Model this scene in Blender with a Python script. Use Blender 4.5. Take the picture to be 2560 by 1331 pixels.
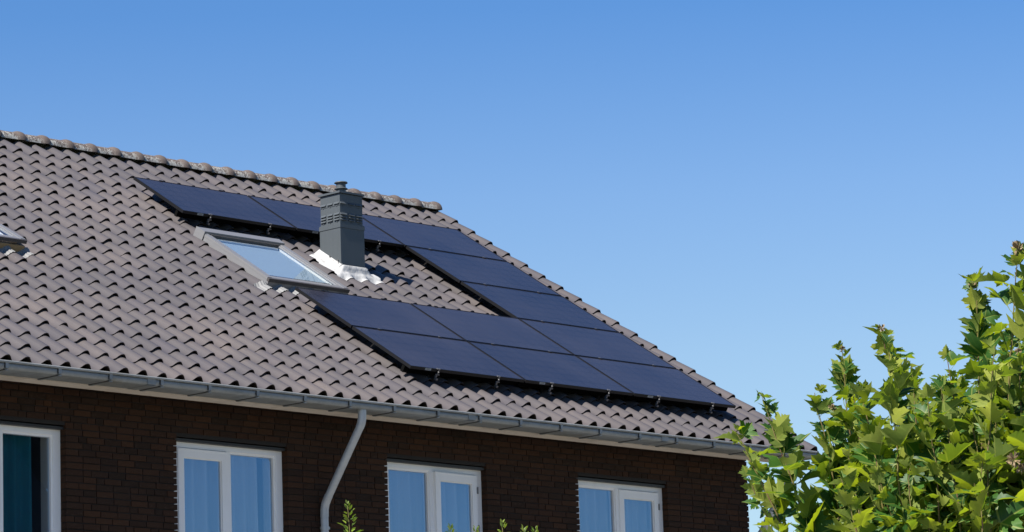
import bpy, bmesh, math, random
from mathutils import Vector, Matrix
R = math.radians
sc = bpy.context.scene
for o in list(bpy.data.objects):
    bpy.data.objects.remove(o)

# ------------------------------------------------------------------ camera
Z0 = 7.26                       # height of the roof's reference line above the ground
TH = R(32.062)                  # roof pitch
cam_d = bpy.data.cameras.new('camera'); cam = bpy.data.objects.new('camera', cam_d)
sc.collection.objects.link(cam); sc.camera = cam
cam_d.sensor_width = 36; cam_d.lens = 126.896; cam_d.clip_start = 0.5; cam_d.clip_end = 3000
CX = Vector((0.694729, -0.71855, -0.032207)); CY = Vector((-0.107936, -0.148418, 0.983017)); CZ = Vector((0.711127, 0.679454, 0.180668))
CP = Vector((-25.46102, -25.79072, Z0 - 5.66041))
cam.matrix_world = Matrix(((CX.x, CY.x, -CZ.x, CP.x), (CX.y, CY.y, -CZ.y, CP.y), (CX.z, CY.z, -CZ.z, CP.z), (0, 0, 0, 1)))
FPX = 9023.75
def to_px(p):                   # where a world point falls in the 2560-wide frame (only used to pick which pieces show largest)
    d = p - CP; z = d.dot(CZ)
    return 1280 + FPX * d.dot(CX) / z, 665.5 - FPX * d.dot(CY) / z, z

# ------------------------------------------------------------------ sky, sun, exposure
SUN = Vector((-0.675, -0.03, 0.745)).normalized()
w = bpy.data.worlds.new('World'); sc.world = w; w.use_nodes = True
nt = w.node_tree; nt.nodes.clear()
sky = nt.nodes.new('ShaderNodeTexSky'); sky.sky_type = 'NISHITA'; sky.sun_disc = False
sky.sun_elevation = math.asin(SUN.z); sky.sun_rotation = math.atan2(SUN.x, SUN.y)
sky.altitude = 0; sky.air_density = 1.0; sky.dust_density = 0.0; sky.ozone_density = 6.0
EXPO = 1.0
tcw = nt.nodes.new('ShaderNodeTexCoord'); spz = nt.nodes.new('ShaderNodeSeparateXYZ'); rmp = nt.nodes.new('ShaderNodeValToRGB')
nt.links.new(tcw.outputs['Generated'], spz.inputs[0]); nt.links.new(spz.outputs['Z'], rmp.inputs[0])
# clear-day gradient by height above the horizon, the same in every direction (halved here, doubled in the strength)
grad = [(0.0, (1.50, 1.36, 1.16)), (.11, (1.50, 1.37, 1.22)), (.155, (1.44, 1.36, 1.28)), (.20, (1.20, 1.27, 1.36)), (.25, (.76, 1.08, 1.36)), (.34, (.62, 1.0, 1.34)), (1.0, (.62, .98, 1.30))]
while len(rmp.color_ramp.elements) < len(grad): rmp.color_ramp.elements.new(.5)
for e_, (p_, c_) in zip(rmp.color_ramp.elements, grad): e_.position = p_; e_.color = (c_[0] / 2, c_[1] / 2, c_[2] / 2, 1)
hs = nt.nodes.new('ShaderNodeMix'); hs.data_type = 'RGBA'; hs.blend_type = 'MULTIPLY'; hs.inputs[0].default_value = 1.0
bg = nt.nodes.new('ShaderNodeBackground'); bg.inputs['Strength'].default_value = 2 * 0.1 / 2 ** EXPO
wo = nt.nodes.new('ShaderNodeOutputWorld')
nt.links.new(sky.outputs[0], hs.inputs[6]); nt.links.new(rmp.outputs[0], hs.inputs[7]); nt.links.new(hs.outputs[2], bg.inputs[0]); nt.links.new(bg.outputs[0], wo.inputs[0])
sd = bpy.data.lights.new('sun', 'SUN'); so = bpy.data.objects.new('sun', sd); sc.collection.objects.link(so)
sd.energy = 5.0; sd.angle = R(0.53); sd.color = (1.0, 0.95, 0.87)
so.rotation_euler = SUN.to_track_quat('Z', 'Y').to_euler(); so.location = (-20, 0, 40)
sc.view_settings.view_transform = 'Standard'; sc.view_settings.look = 'None'
sc.view_settings.exposure = EXPO; sc.view_settings.gamma = 1.0; sc.view_settings.use_curve_mapping = False
sc.cycles.max_bounces = 8; sc.cycles.transparent_max_bounces = 12; sc.cycles.caustics_reflective = False; sc.cycles.caustics_refractive = False

# ------------------------------------------------------------------ materials
def mat(name, col=(.5, .5, .5), rough=.6, metal=0., spec=.5, var=0., noise=None, island=False, bump=None, hue=None):
    m = bpy.data.materials.new(name); m.use_nodes = True
    n = m.node_tree.nodes; l = m.node_tree.links; b = n['Principled BSDF']
    b.inputs['Base Color'].default_value = (*col, 1); b.inputs['Roughness'].default_value = rough
    b.inputs['Metallic'].default_value = metal; b.inputs['Specular IOR Level'].default_value = spec
    cur = None
    def mixc(fac, c2, mode='MIX'):
        nonlocal cur
        mx = n.new('ShaderNodeMix'); mx.data_type = 'RGBA'; mx.blend_type = mode
        if cur is None: mx.inputs[6].default_value = (*col, 1)
        else: l.new(cur, mx.inputs[6])
        if isinstance(fac, float): mx.inputs[0].default_value = fac
        else: l.new(fac, mx.inputs[0])
        if isinstance(c2, tuple): mx.inputs[7].default_value = (*c2, 1)
        else: l.new(c2, mx.inputs[7])
        cur = mx.outputs[2]
    m['_'] = 0
    tc = n.new('ShaderNodeTexCoord'); geo = n.new('ShaderNodeNewGeometry'); oi = n.new('ShaderNodeObjectInfo')
    if var:
        ad = n.new('ShaderNodeMath'); ad.operation = 'ADD'; l.new(geo.outputs['Random Per Island'], ad.inputs[0]); l.new(oi.outputs['Random'], ad.inputs[1])
        fr = n.new('ShaderNodeMath'); fr.operation = 'FRACT'; l.new(ad.outputs[0], fr.inputs[0])
        rp = n.new('ShaderNodeValToRGB'); l.new(fr.outputs[0], rp.inputs[0])
        cols = hue or [(1 - var,) * 3, (1 + var,) * 3]
        while len(rp.color_ramp.elements) < len(cols): rp.color_ramp.elements.new(.5)
        for i, c in enumerate(cols):
            rp.color_ramp.elements[i].position = i / (len(cols) - 1); rp.color_ramp.elements[i].color = (*c, 1)
        mixc(1.0, rp.outputs[0], 'MULTIPLY')
    for (scale, lo, hi, c2, stretch) in (noise or []):
        mp = n.new('ShaderNodeMapping'); mp.inputs['Scale'].default_value = stretch; l.new(geo.outputs['Position'], mp.inputs[0])
        nz = n.new('ShaderNodeTexNoise'); nz.inputs['Scale'].default_value = scale; nz.inputs['Detail'].default_value = 6; nz.inputs['Roughness'].default_value = .65
        l.new(mp.outputs[0], nz.inputs['Vector'])
        rg = n.new('ShaderNodeMapRange'); rg.inputs[1].default_value = lo; rg.inputs[2].default_value = hi; l.new(nz.outputs[0], rg.inputs[0])
        mixc(rg.outputs[0], c2)
    if cur is not None: l.new(cur, b.inputs['Base Color'])
    if bump:
        nz = n.new('ShaderNodeTexNoise'); nz.inputs['Scale'].default_value = bump[0]; nz.inputs['Detail'].default_value = 5
        l.new(geo.outputs['Position'], nz.inputs['Vector'])
        bp_ = n.new('ShaderNodeBump'); bp_.inputs['Strength'].default_value = bump[1]; bp_.inputs['Distance'].default_value = bump[2]
        l.new(nz.outputs[0], bp_.inputs['Height']); l.new(bp_.outputs[0], b.inputs['Normal'])
    return m

S1 = (1, 1, 1)
M = {}
M['tile'] = mat('glazed_brown_pantile', (.0770, .0705, .0725), .42, spec=.45, var=.12, hue=[(.92, .91, .93), (1.0, .98, .96), (1.07, 1.05, 1.04), (.97, .95, .99)],
                noise=[(.9, .45, .75, (0.1138, 0.09545, 0.08912), S1), (5, .60, .80, (0.07762, 0.06613, 0.06037), (3, 1, 1)), (22, .69, .76, (0.207, 0.1898, 0.1667), S1)], bump=(60, .15, .005))
M['clay'] = mat('dark_tile_edge', (.040, .030, .025), .9, spec=.2, noise=[(30, .6, .75, (.16, .13, .10), S1)])  # darker colour on the tiles' front edges and undersides
M['ridge'] = mat('lichen_ridge_tile', (0.1064, 0.08337, 0.07187), .7, var=.08,
                 noise=[(4, .5, .75, (0.08625, 0.06613, 0.0575), S1)], bump=(50, .3, .006))
def lichen(m):                  # pale lichen on the lower flanks, the raised collar stays clean
    n = m.node_tree.nodes; l = m.node_tree.links; b = n['Principled BSDF']; tc = n['Texture Coordinate']; geo = n['Geometry']
    src = b.inputs['Base Color'].links[0].from_socket
    sp = n.new('ShaderNodeSeparateXYZ'); l.new(tc.outputs['Object'], sp.inputs[0])
    mx_ = n.new('ShaderNodeMapRange'); mx_.inputs[1].default_value = .27; mx_.inputs[2].default_value = .20; l.new(sp.outputs['X'], mx_.inputs[0])
    mz_ = n.new('ShaderNodeMapRange'); mz_.inputs[1].default_value = .11; mz_.inputs[2].default_value = .0; l.new(sp.outputs['Z'], mz_.inputs[0])
    for sc_, lo, col_, k in ((17, .50, (0.2875, 0.2818, 0.2587), .16), (45, .52, (0.414, 0.4025, 0.3795), .13), (6, .63, (0.3565, 0.3565, 0.3335), .12)):
        nz = n.new('ShaderNodeTexNoise'); nz.inputs['Scale'].default_value = sc_; nz.inputs['Detail'].default_value = 7; nz.inputs['Roughness'].default_value = .7
        l.new(geo.outputs['Position'], nz.inputs['Vector'])
        a = n.new('ShaderNodeMath'); a.operation = 'MULTIPLY_ADD'; a.inputs[1].default_value = k; l.new(mz_.outputs[0], a.inputs[0]); l.new(nz.outputs[0], a.inputs[2])
        r_ = n.new('ShaderNodeMapRange'); r_.inputs[1].default_value = lo + .09; r_.inputs[2].default_value = lo + .15; l.new(a.outputs[0], r_.inputs[0])
        f = n.new('ShaderNodeMath'); f.operation = 'MULTIPLY'; l.new(r_.outputs[0], f.inputs[0]); l.new(mx_.outputs[0], f.inputs[1])
        m2 = n.new('ShaderNodeMix'); m2.data_type = 'RGBA'; l.new(f.outputs[0], m2.inputs[0]); l.new(src, m2.inputs[6]); m2.inputs[7].default_value = (*col_, 1); src = m2.outputs[2]
    l.new(src, b.inputs['Base Color'])
lichen(M['ridge'])
M['deck'] = mat('roof_underlay', (.012, .011, .011), .9)
M['brick'] = mat('dark_brown_brick', (.040, .0222, .0142), .85, spec=.15, var=.3,
                 hue=[(.62, .66, .7), (.95, .85, .8), (1.15, .98, .88), (.75, .78, .82), (1.35, 1.12, .9), (.9, .86, .86)],
                 noise=[(28, .55, .8, (.062, .042, .030), (1, 1, 2)), (7, .6, .85, (.022, .017, .015), S1)], bump=(90, .5, .008))
M['mortar'] = mat('dark_mortar', (.016, .014, .013), .95)
M['zinc'] = mat('weathered_zinc', (.26, .27, .265), .5, metal=.2, noise=[(5, .45, .75, (.18, .19, .185), (1.5, 1, 4)), (30, .6, .8, (.33, .33, .31), S1), (2.2, .55, .75, (.21, .20, .17), (1, 1, .4))])
M['pipe'] = mat('grey_zinc_pipe', (.44, .46, .47), .45, metal=.2, noise=[(5, .45, .8, (.36, .38, .39), (1, 1, 3))])
M['shadow_line_and_plate'] = mat('dark_shadow_line_and_plate', (.03, .03, .03), .8)
M['cream'] = mat('cream_painted_board', (.70, .62, .52), .6, noise=[(4, .5, .8, (.5, .44, .37), S1)])
M['white'] = mat('white_window_paint', (.86, .855, .85), .38, noise=[(6, .5, .9, (.78, .77, .76), (1, 1, .3))])
M['reveal'] = mat('white_plaster', (.80, .80, .79), .8)
M['blind'] = mat('pale_blue_blind_cloth', (.30, .39, .48), .8)
M['steel_black'] = mat('black_lintel_steel', (.02, .02, .02), .5)
M['anthracite'] = mat('anthracite_metal_cladding', (0.06613, 0.0759, 0.08337), .42, spec=.45, noise=[(3, .4, .8, (0.0575, 0.0667, 0.0736), (14, 14, .5)), (40, .6, .8, (0.08625, 0.09775, 0.1064), S1)])
M['flash'] = mat('pale_lead_flashing', (0.3795, 0.3795, 0.3795), .6, noise=[(12, .52, .7, (0.2415, 0.2357, 0.2242), S1)], bump=(18, .5, .02))
M['lead'] = mat('grey_pleated_lead', (0.1725, 0.1725, 0.1725), .6, noise=[(15, .5, .8, (0.1725, 0.1725, 0.1725), S1)])
M['alu'] = mat('grey_aluminium_cover', (.20, .20, .208), .38, metal=.2, noise=[(4, .5, .8, (0.2127, 0.2127, 0.2185), S1)])
M['alu_dark_and_shade'] = mat('dark_aluminium_cover_and_shade', (.055, .05, .05), .5)
M['pine'] = mat('pine_timber', (0.3162, 0.207, 0.09775), .6)
M['pframe'] = mat('black_panel_frame', (.008, .008, .009), .4, spec=.3)
M['rail_and_shade_skirt'] = mat('black_rail_and_shade_skirt', (.004, .004, .004), .9, spec=.05)  # near black, so the skirt under the panels reads as shade
M['steel'] = mat('galvanised_clamp', (0.2012, 0.2012, 0.207), .4, metal=.7)
M['sticker'] = mat('pale_sticker', (0.3565, 0.3795, 0.4025), .6)
M['teal'] = mat('teal_curtain_cloth', (.012, .21, .30), .9)
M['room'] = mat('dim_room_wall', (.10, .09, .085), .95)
M['bark'] = mat('flaky_plane_bark', (0.115, 0.09775, 0.069), .9, noise=[(6, .5, .55, (0.1898, 0.1725, 0.115), S1)], bump=(14, .5, .03))
M['twig'] = mat('yellow_green_twig', (0.1495, 0.1265, 0.0345), .6, noise=[(9, .5, .6, (0.1265, 0.07475, 0.0345), S1)])
M['dry'] = mat('dry_seed_head', (0.2875, 0.2185, 0.1265), .95, noise=[(60, .45, .6, (0.1725, 0.115, 0.0575), S1)])
M['lawn'] = mat('lawn_grass', (0.03163, 0.04888, 0.01437), .95, noise=[(2, .4, .7, (0.046, 0.0575, 0.02013), S1)], bump=(30, .6, .05))
M['paving'] = mat('pale_bounce_paving', (0.248, 0.2387, 0.2232), .9, noise=[(4, .4, .7, (0.2046, 0.1984, 0.186), S1)])
M['asphalt'] = mat('asphalt', (.05, .05, .05), .9)
M['brick_far'] = mat('far_brick_wall', (.05, .032, .025), .9, noise=[(12, .5, .7, (.035, .025, .02), S1)])
M['tile_far'] = mat('dull_red_roof', (0.092, 0.069, 0.06325), .8, noise=[(8, .5, .7, (0.069, 0.05175, 0.04888), S1)])

def glass(name, refl, tint=(1, 1, 1), coat=(.95, .97, 1)):
    m = bpy.data.materials.new(name); m.use_nodes = True
    n = m.node_tree.nodes; l = m.node_tree.links; n.clear()
    t = n.new('ShaderNodeBsdfTransparent'); t.inputs[0].default_value = (*tint, 1)
    g = n.new('ShaderNodeBsdfGlossy'); g.inputs['Roughness'].default_value = .004; g.inputs[0].default_value = (*coat, 1)
    lw = n.new('ShaderNodeFresnel'); lw.inputs[0].default_value = 1.5
    mr = n.new('ShaderNodeMapRange'); mr.inputs[1].default_value = .04; mr.inputs[2].default_value = 1.; mr.inputs[3].default_value = refl; mr.inputs[4].default_value = 1.
    nz = n.new('ShaderNodeTexNoise'); nz.inputs['Scale'].default_value = 1.6
    b = n.new('ShaderNodeBump'); b.inputs['Strength'].default_value = .02; b.inputs['Distance'].default_value = .02
    l.new(nz.outputs[0], b.inputs['Height']); l.new(b.outputs[0], g.inputs['Normal'])
    mx = n.new('ShaderNodeMixShader'); o = n.new('ShaderNodeOutputMaterial')
    ge = n.new('ShaderNodeNewGeometry'); iv = n.new('ShaderNodeMath'); iv.operation = 'SUBTRACT'; iv.inputs[0].default_value = 1.; l.new(ge.outputs['Backfacing'], iv.inputs[1])
    pr = n.new('ShaderNodeMath'); pr.operation = 'MULTIPLY'; l.new(mr.outputs[0], pr.inputs[0]); l.new(iv.outputs[0], pr.inputs[1])
    l.new(lw.outputs[0], mr.inputs[0]); l.new(pr.outputs[0], mx.inputs[0]); l.new(t.outputs[0], mx.inputs[1]); l.new(g.outputs[0], mx.inputs[2]); l.new(mx.outputs[0], o.inputs[0])
    return m
M['pane'] = glass('window_glass', .37, (.92, .94, .95), (.23, .46, .78))
M['skyglass'] = glass('roof_window_glass', .20, (.94, .96, .97))

def cloth(name, col, tr):
    m = mat(name, col, .9); n = m.node_tree.nodes; l = m.node_tree.links
    b = n['Principled BSDF']; t = n.new('ShaderNodeBsdfTransparent'); tl = n.new('ShaderNodeBsdfTranslucent'); tl.inputs[0].default_value = (*col, 1)
    m1 = n.new('ShaderNodeMixShader'); m1.inputs[0].default_value = .35; m2 = n.new('ShaderNodeMixShader'); m2.inputs[0].default_value = tr
    l.new(b.outputs[0], m1.inputs[1]); l.new(tl.outputs[0], m1.inputs[2]); l.new(m1.outputs[0], m2.inputs[1]); l.new(t.outputs[0], m2.inputs[2])
    l.new(m2.outputs[0], n['Material Output'].inputs[0]); return m
M['net'] = cloth('sheer_net_cloth', (.80, .81, .83), .12)

def panel_glass():
    m = mat('solar_cell_glass', (.012, .014, .030), .14, spec=.5)
    n = m.node_tree.nodes; l = m.node_tree.links; b = n['Principled BSDF']
    tc = n['Texture Coordinate']; sp = n.new('ShaderNodeSeparateXYZ'); l.new(tc.outputs['Object'], sp.inputs[0])
    fac = None
    def line(axis, pitch, wdt):
        a = n.new('ShaderNodeMath'); a.operation = 'DIVIDE'; a.inputs[1].default_value = pitch; l.new(sp.outputs[axis], a.inputs[0])
        f = n.new('ShaderNodeMath'); f.operation = 'FRACT'; l.new(a.outputs[0], f.inputs[0])
        c = n.new('ShaderNodeMath'); c.operation = 'LESS_THAN'; c.inputs[1].default_value = wdt; l.new(f.outputs[0], c.inputs[0]); return c.outputs[0]
    a, c, d = line(0, .1665, .055), line(1, .163, .055), line(1, .0326, .06)
    mx = n.new('ShaderNodeMath'); mx.operation = 'MAXIMUM'; l.new(a, mx.inputs[0]); l.new(c, mx.inputs[1])
    c1 = n.new('ShaderNodeMix'); c1.data_type = 'RGBA'; c1.inputs[6].default_value = (.018, .0165, .023, 1); c1.inputs[7].default_value = (.040, .036, .046, 1); l.new(d, c1.inputs[0])
    c2 = n.new('ShaderNodeMix'); c2.data_type = 'RGBA'; l.new(mx.outputs[0], c2.inputs[0]); l.new(c1.outputs[2], c2.inputs[6]); c2.inputs[7].default_value = (.003, .003, .005, 1)
    dn = n.new('ShaderNodeTexNoise'); dn.inputs['Scale'].default_value = 1.3; dn.inputs['Detail'].default_value = 5; gp_ = n['Geometry']; l.new(gp_.outputs['Position'], dn.inputs['Vector'])
    oi = n['Object Info']; ma = n.new('ShaderNodeMath'); ma.operation = 'MULTIPLY_ADD'; ma.inputs[1].default_value = .35; l.new(oi.outputs['Random'], ma.inputs[0]); l.new(dn.outputs[0], ma.inputs[2])
    dr = n.new('ShaderNodeMapRange'); dr.inputs[1].default_value = .4; dr.inputs[2].default_value = 1.; dr.inputs[3].default_value = 0.; dr.inputs[4].default_value = .55; l.new(ma.outputs[0], dr.inputs[0])
    c3 = n.new('ShaderNodeMix'); c3.data_type = 'RGBA'; l.new(dr.outputs[0], c3.inputs[0]); l.new(c2.outputs[2], c3.inputs[6]); c3.inputs[7].default_value = (.050, .044, .050, 1)
    l.new(c3.outputs[2], b.inputs['Base Color'])
    nz = n.new('ShaderNodeTexNoise'); nz.inputs['Scale'].default_value = 3.5; nz.inputs['Detail'].default_value = 3; l.new(tc.outputs['Object'], nz.inputs['Vector'])
    rg = n.new('ShaderNodeMapRange'); rg.inputs[3].default_value = .12; rg.inputs[4].default_value = .22; l.new(nz.outputs[0], rg.inputs[0]); l.new(rg.outputs[0], b.inputs['Roughness'])
    bm_ = n.new('ShaderNodeBump'); bm_.inputs['Strength'].default_value = .06; bm_.inputs['Distance'].default_value = .02; l.new(nz.outputs[0], bm_.inputs['Height']); l.new(bm_.outputs[0], b.inputs['Normal'])
    return m
M['cells'] = panel_glass()

def leaf_mat(name, top, under, vein, trans):
    m = bpy.data.materials.new(name); m.use_nodes = True
    n = m.node_tree.nodes; l = m.node_tree.links; b = n['Principled BSDF']
    geo = n.new('ShaderNodeNewGeometry'); oi = n.new('ShaderNodeObjectInfo')
    ad = n.new('ShaderNodeMath'); ad.operation = 'ADD'; l.new(geo.outputs['Random Per Island'], ad.inputs[0]); l.new(oi.outputs['Random'], ad.inputs[1])
    fr = n.new('ShaderNodeMath'); fr.operation = 'FRACT'; l.new(ad.outputs[0], fr.inputs[0])
    rp = n.new('ShaderNodeValToRGB'); l.new(fr.outputs[0], rp.inputs[0])
    for i, (p, c) in enumerate([(0, (.62, .72, .75)), (.35, (.9, .95, .9)), (.7, (1.1, 1.05, 1.)), (1., (1.6, 1.42, 1.0))]):
        if i > 1: rp.color_ramp.elements.new(p)
    for e, (p, c) in zip(rp.color_ramp.elements, [(0, (.62, .72, .75)), (.35, (.9, .95, .9)), (.7, (1.1, 1.05, 1.)), (1., (1.6, 1.42, 1.0))]):
        e.position = p; e.color = (*c, 1)
    mx = n.new('ShaderNodeMix'); mx.data_type = 'RGBA'; l.new(geo.outputs['Backfacing'], mx.inputs[0]); mx.inputs[6].default_value = (*top, 1); mx.inputs[7].default_value = (*under, 1)
    ml = n.new('ShaderNodeMix'); ml.data_type = 'RGBA'; ml.blend_type = 'MULTIPLY'; ml.inputs[0].default_value = 1.; l.new(mx.outputs[2], ml.inputs[6]); l.new(rp.outputs[0], ml.inputs[7])
    at = n.new('ShaderNodeAttribute'); at.attribute_name = 'leaf_xy'
    sx = n.new('ShaderNodeSeparateXYZ'); l.new(at.outputs['Vector'], sx.inputs[0])
    def mth(op, a, b=None, c=None):
        q = n.new('ShaderNodeMath'); q.operation = op
        for k_, v_ in enumerate((a, b, c)):
            if v_ is None: continue
            if isinstance(v_, (int, float)): q.inputs[k_].default_value = v_
            else: l.new(v_, q.inputs[k_])
        return q.outputs[0]
    ax = mth('ABSOLUTE', sx.outputs[0]); yy = sx.outputs[1]
    d1 = mth('ABSOLUTE', mth('SUBTRACT', mth('MULTIPLY', ax, .49), mth('MULTIPLY', yy, .87)))
    d2 = mth('ABSOLUTE', mth('ADD', mth('MULTIPLY', ax, .20), mth('MULTIPLY', yy, .98)))
    dm = mth('MINIMUM', mth('MINIMUM', ax, d1), d2)
    rib = mth('ABSOLUTE', mth('SUBTRACT', mth('FRACT', mth('MULTIPLY', mth('SUBTRACT', yy, mth('MULTIPLY', ax, .75)), 7.)), .5))
    v1 = n.new('ShaderNodeMapRange'); v1.inputs[1].default_value = .034; v1.inputs[2].default_value = .010; l.new(dm, v1.inputs[0])
    v2 = n.new('ShaderNodeMapRange'); v2.inputs[1].default_value = .16; v2.inputs[2].default_value = .03; v2.inputs[4].default_value = .09; l.new(rib, v2.inputs[0])
    sc_ = n.new('ShaderNodeMath'); sc_.operation = 'MULTIPLY'; sc_.inputs[1].default_value = .55; l.new(mth('MAXIMUM', v1.outputs[0], v2.outputs[0]), sc_.inputs[0])
    mv = n.new('ShaderNodeMix'); mv.data_type = 'RGBA'; l.new(sc_.outputs[0], mv.inputs[0]); l.new(ml.outputs[2], mv.inputs[6]); mv.inputs[7].default_value = (*vein, 1)
    nz = n.new('ShaderNodeTexNoise'); nz.inputs['Scale'].default_value = 38; nz.inputs['Detail'].default_value = 3; l.new(geo.outputs['Position'], nz.inputs['Vector'])
    bm_ = n.new('ShaderNodeBump'); bm_.inputs['Strength'].default_value = .2; bm_.inputs['Distance'].default_value = .006; l.new(nz.outputs[0], bm_.inputs['Height']); l.new(bm_.outputs[0], b.inputs['Normal'])
    l.new(mv.outputs[2], b.inputs['Base Color'])
    rg = n.new('ShaderNodeMapRange'); rg.inputs[3].default_value = .50; rg.inputs[4].default_value = .75; b.inputs['Specular IOR Level'].default_value = .35; l.new(geo.outputs['Backfacing'], rg.inputs[0]); l.new(rg.outputs[0], b.inputs['Roughness'])
    tl = n.new('ShaderNodeBsdfTranslucent'); tm = n.new('ShaderNodeMix'); tm.data_type = 'RGBA'; tm.blend_type = 'MULTIPLY'; tm.inputs[0].default_value = 1.
    l.new(mv.outputs[2], tm.inputs[6]); tm.inputs[7].default_value = (1.4, 1.55, .30, 1); l.new(tm.outputs[2], tl.inputs[0])
    ms = n.new('ShaderNodeMixShader'); ms.inputs[0].default_value = trans; l.new(b.outputs[0], ms.inputs[1]); l.new(tl.outputs[0], ms.inputs[2]); l.new(ms.outputs[0], n['Material Output'].inputs[0])
    return m
M['leaf'] = leaf_mat('plane_leaf', (.034, .100, .018), (.215, .265, .046), (.33, .36, .080), .42)
M['privet'] = leaf_mat('shrub_leaf', (0.115, 0.1725, 0.02875), (0.1265, 0.1725, 0.04025), (0.1725, 0.207, 0.0575), .35)

# ------------------------------------------------------------------ mesh helpers
class MB:
    def __init__(s): s.v = []; s.f = []; s.sm = []; s.mi = []; s.at = None
    def face(s, pts, smooth=False, mi=0):
        i = len(s.v); s.v += [tuple(p) for p in pts]; s.f.append(tuple(range(i, i + len(pts)))); s.sm.append(smooth); s.mi.append(mi)
    def grid(s, rows, smooth=True, mi=0, flip=False, closed=False):
        i0 = len(s.v); m_ = len(rows[0])
        for r in rows: s.v += [tuple(p) for p in r]
        for a in range(len(rows) - 1):
            for b in range(m_ if closed else m_ - 1):
                b2 = (b + 1) % m_
                q = (i0 + a * m_ + b, i0 + a * m_ + b2, i0 + (a + 1) * m_ + b2, i0 + (a + 1) * m_ + b)
                s.f.append(q[::-1] if flip else q); s.sm.append(smooth); s.mi.append(mi)
    def hexa(s, p, mi=0):       # p: 8 corners, bottom 4 counter-clockwise from above, then top 4
        i = len(s.v); s.v += [tuple(a) for a in p]
        for q in ((3, 2, 1, 0), (4, 5, 6, 7), (0, 1, 5, 4), (1, 2, 6, 5), (2, 3, 7, 6), (3, 0, 4, 7)):
            s.f.append(tuple(i + k for k in q)); s.sm.append(False); s.mi.append(mi)
    def box(s, x0, x1, y0, y1, z0, z1, mi=0):
        s.hexa([(x0, y0, z0), (x1, y0, z0), (x1, y1, z0), (x0, y1, z0), (x0, y0, z1), (x1, y0, z1), (x1, y1, z1), (x0, y1, z1)], mi)
    def tube(s, pts, rad, n=8, caps=True, mi=0):
        pts = [Vector(p) for p in pts]; rows = []; ref = None
        if not isinstance(rad, (list, tuple)): rad = [rad] * len(pts)
        for k, p in enumerate(pts):
            t = (pts[min(k + 1, len(pts) - 1)] - pts[max(k - 1, 0)]).normalized()
            if ref is None: ref = Vector((1, 0, 0)) if abs(t.x) < .8 else Vector((0, 1, 0))
            u = (ref - t * ref.dot(t)).normalized(); ref = u; w_ = t.cross(u)
            rows.append([p + (u * math.cos(2 * math.pi * j / n) + w_ * math.sin(2 * math.pi * j / n)) * rad[k] for j in range(n)])
        s.grid(rows, True, mi, closed=True)
        if caps: s.face(rows[0][::-1], False, mi); s.face(rows[-1], False, mi)
    def lathe(s, prof, c, n=24, mi=0):   # prof: (r, z)
        rows = [[(c[0] + r * math.cos(2 * math.pi * j / n), c[1] + r * math.sin(2 * math.pi * j / n), c[2] + z) for j in range(n)] for r, z in prof]
        for a in range(len(rows) - 1): s.grid([rows[a], rows[a + 1]], True, mi, closed=True)
        s.face(rows[-1], False, mi); s.face(rows[0][::-1], False, mi)
    def mesh(s, name, mats):
        me = bpy.data.meshes.new(name); me.from_pydata(s.v, [], s.f)
        me.polygons.foreach_set('use_smooth', s.sm); me.polygons.foreach_set('material_index', s.mi)
        for m_ in (mats if isinstance(mats, (list, tuple)) else [mats]): me.materials.append(m_)
        if s.at is not None:
            a = me.attributes.new('leaf_xy', 'FLOAT_VECTOR', 'POINT'); a.data.foreach_set('vector', [c for p in s.at for c in p])
        me.update(); return me
    def obj(s, name, mats, parent=None, **kw): return link(s.mesh(name, mats), name, parent, **kw)
def link(me, name, parent=None, loc=None, mtx=None, **props):
    o = bpy.data.objects.new(name, me); sc.collection.objects.link(o)
    if parent is not None: o.parent = parent
    if mtx is not None: o.matrix_local = mtx
    elif loc is not None: o.location = loc
    for k, v in props.items(): o[k] = v
    return o
def empty(name, label, cat, loc=(0, 0, 0), group=None, mtx=None, parent=None):
    o = link(None, name, parent, loc, mtx); o.empty_display_size = .2
    if label: o['label'] = label; o['category'] = cat
    if group: o['group'] = group
    return o
ROOF_M = Matrix.Translation((0, 0, Z0)) @ Matrix.Rotation(TH, 4, 'X')
def rp(u, v, n): return ROOF_M @ Vector((u, v, n))

# ------------------------------------------------------------------ ground
g = MB(); g.face([(-1500, -1500, 0), (1500, -1500, 0), (1500, 1500, 0), (-1500, 1500, 0)]); g.obj('lawn', M['lawn'], kind='structure')
g = MB(); g.box(-70, 70, -24, .1, -.05, .03); g.obj('pavement', M['paving'], kind='structure')  # unseen; made wide and pale to bounce light onto the facade

# ------------------------------------------------------------------ the house
XL, XR = -13.0, 5.39           # gable ends
YF = .15; YB = 10.4
house = empty('house', 'dark brown brick terraced house with a taupe pantile roof carrying solar panels', 'house')
RIDGE_V = 6.21
c_, s_ = math.cos(TH), math.sin(TH)
ridge_pt = rp(0, RIDGE_V, -.215)
# roof deck, with holes for the two roof windows
SKY = [(-.06, 1.11, 2.36, 3.68), (-.06 - 4.43, 1.11 - 4.43, 2.36, 3.68)]
roof = None
mb = MB()
us = sorted([XL, 5.80] + [x for k in SKY for x in (k[0] + .05, k[1] - .05)]); vs = [-.64, 2.42, 3.62, RIDGE_V]
for i in range(len(us) - 1):
    for j in range(3):
        if j == 1 and any(abs(us[i] - (k[0] + .05)) < 1e-6 for k in SKY): continue
        mb.box(us[i], us[i + 1], vs[j], vs[j + 1], -.245, -.215)
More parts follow.
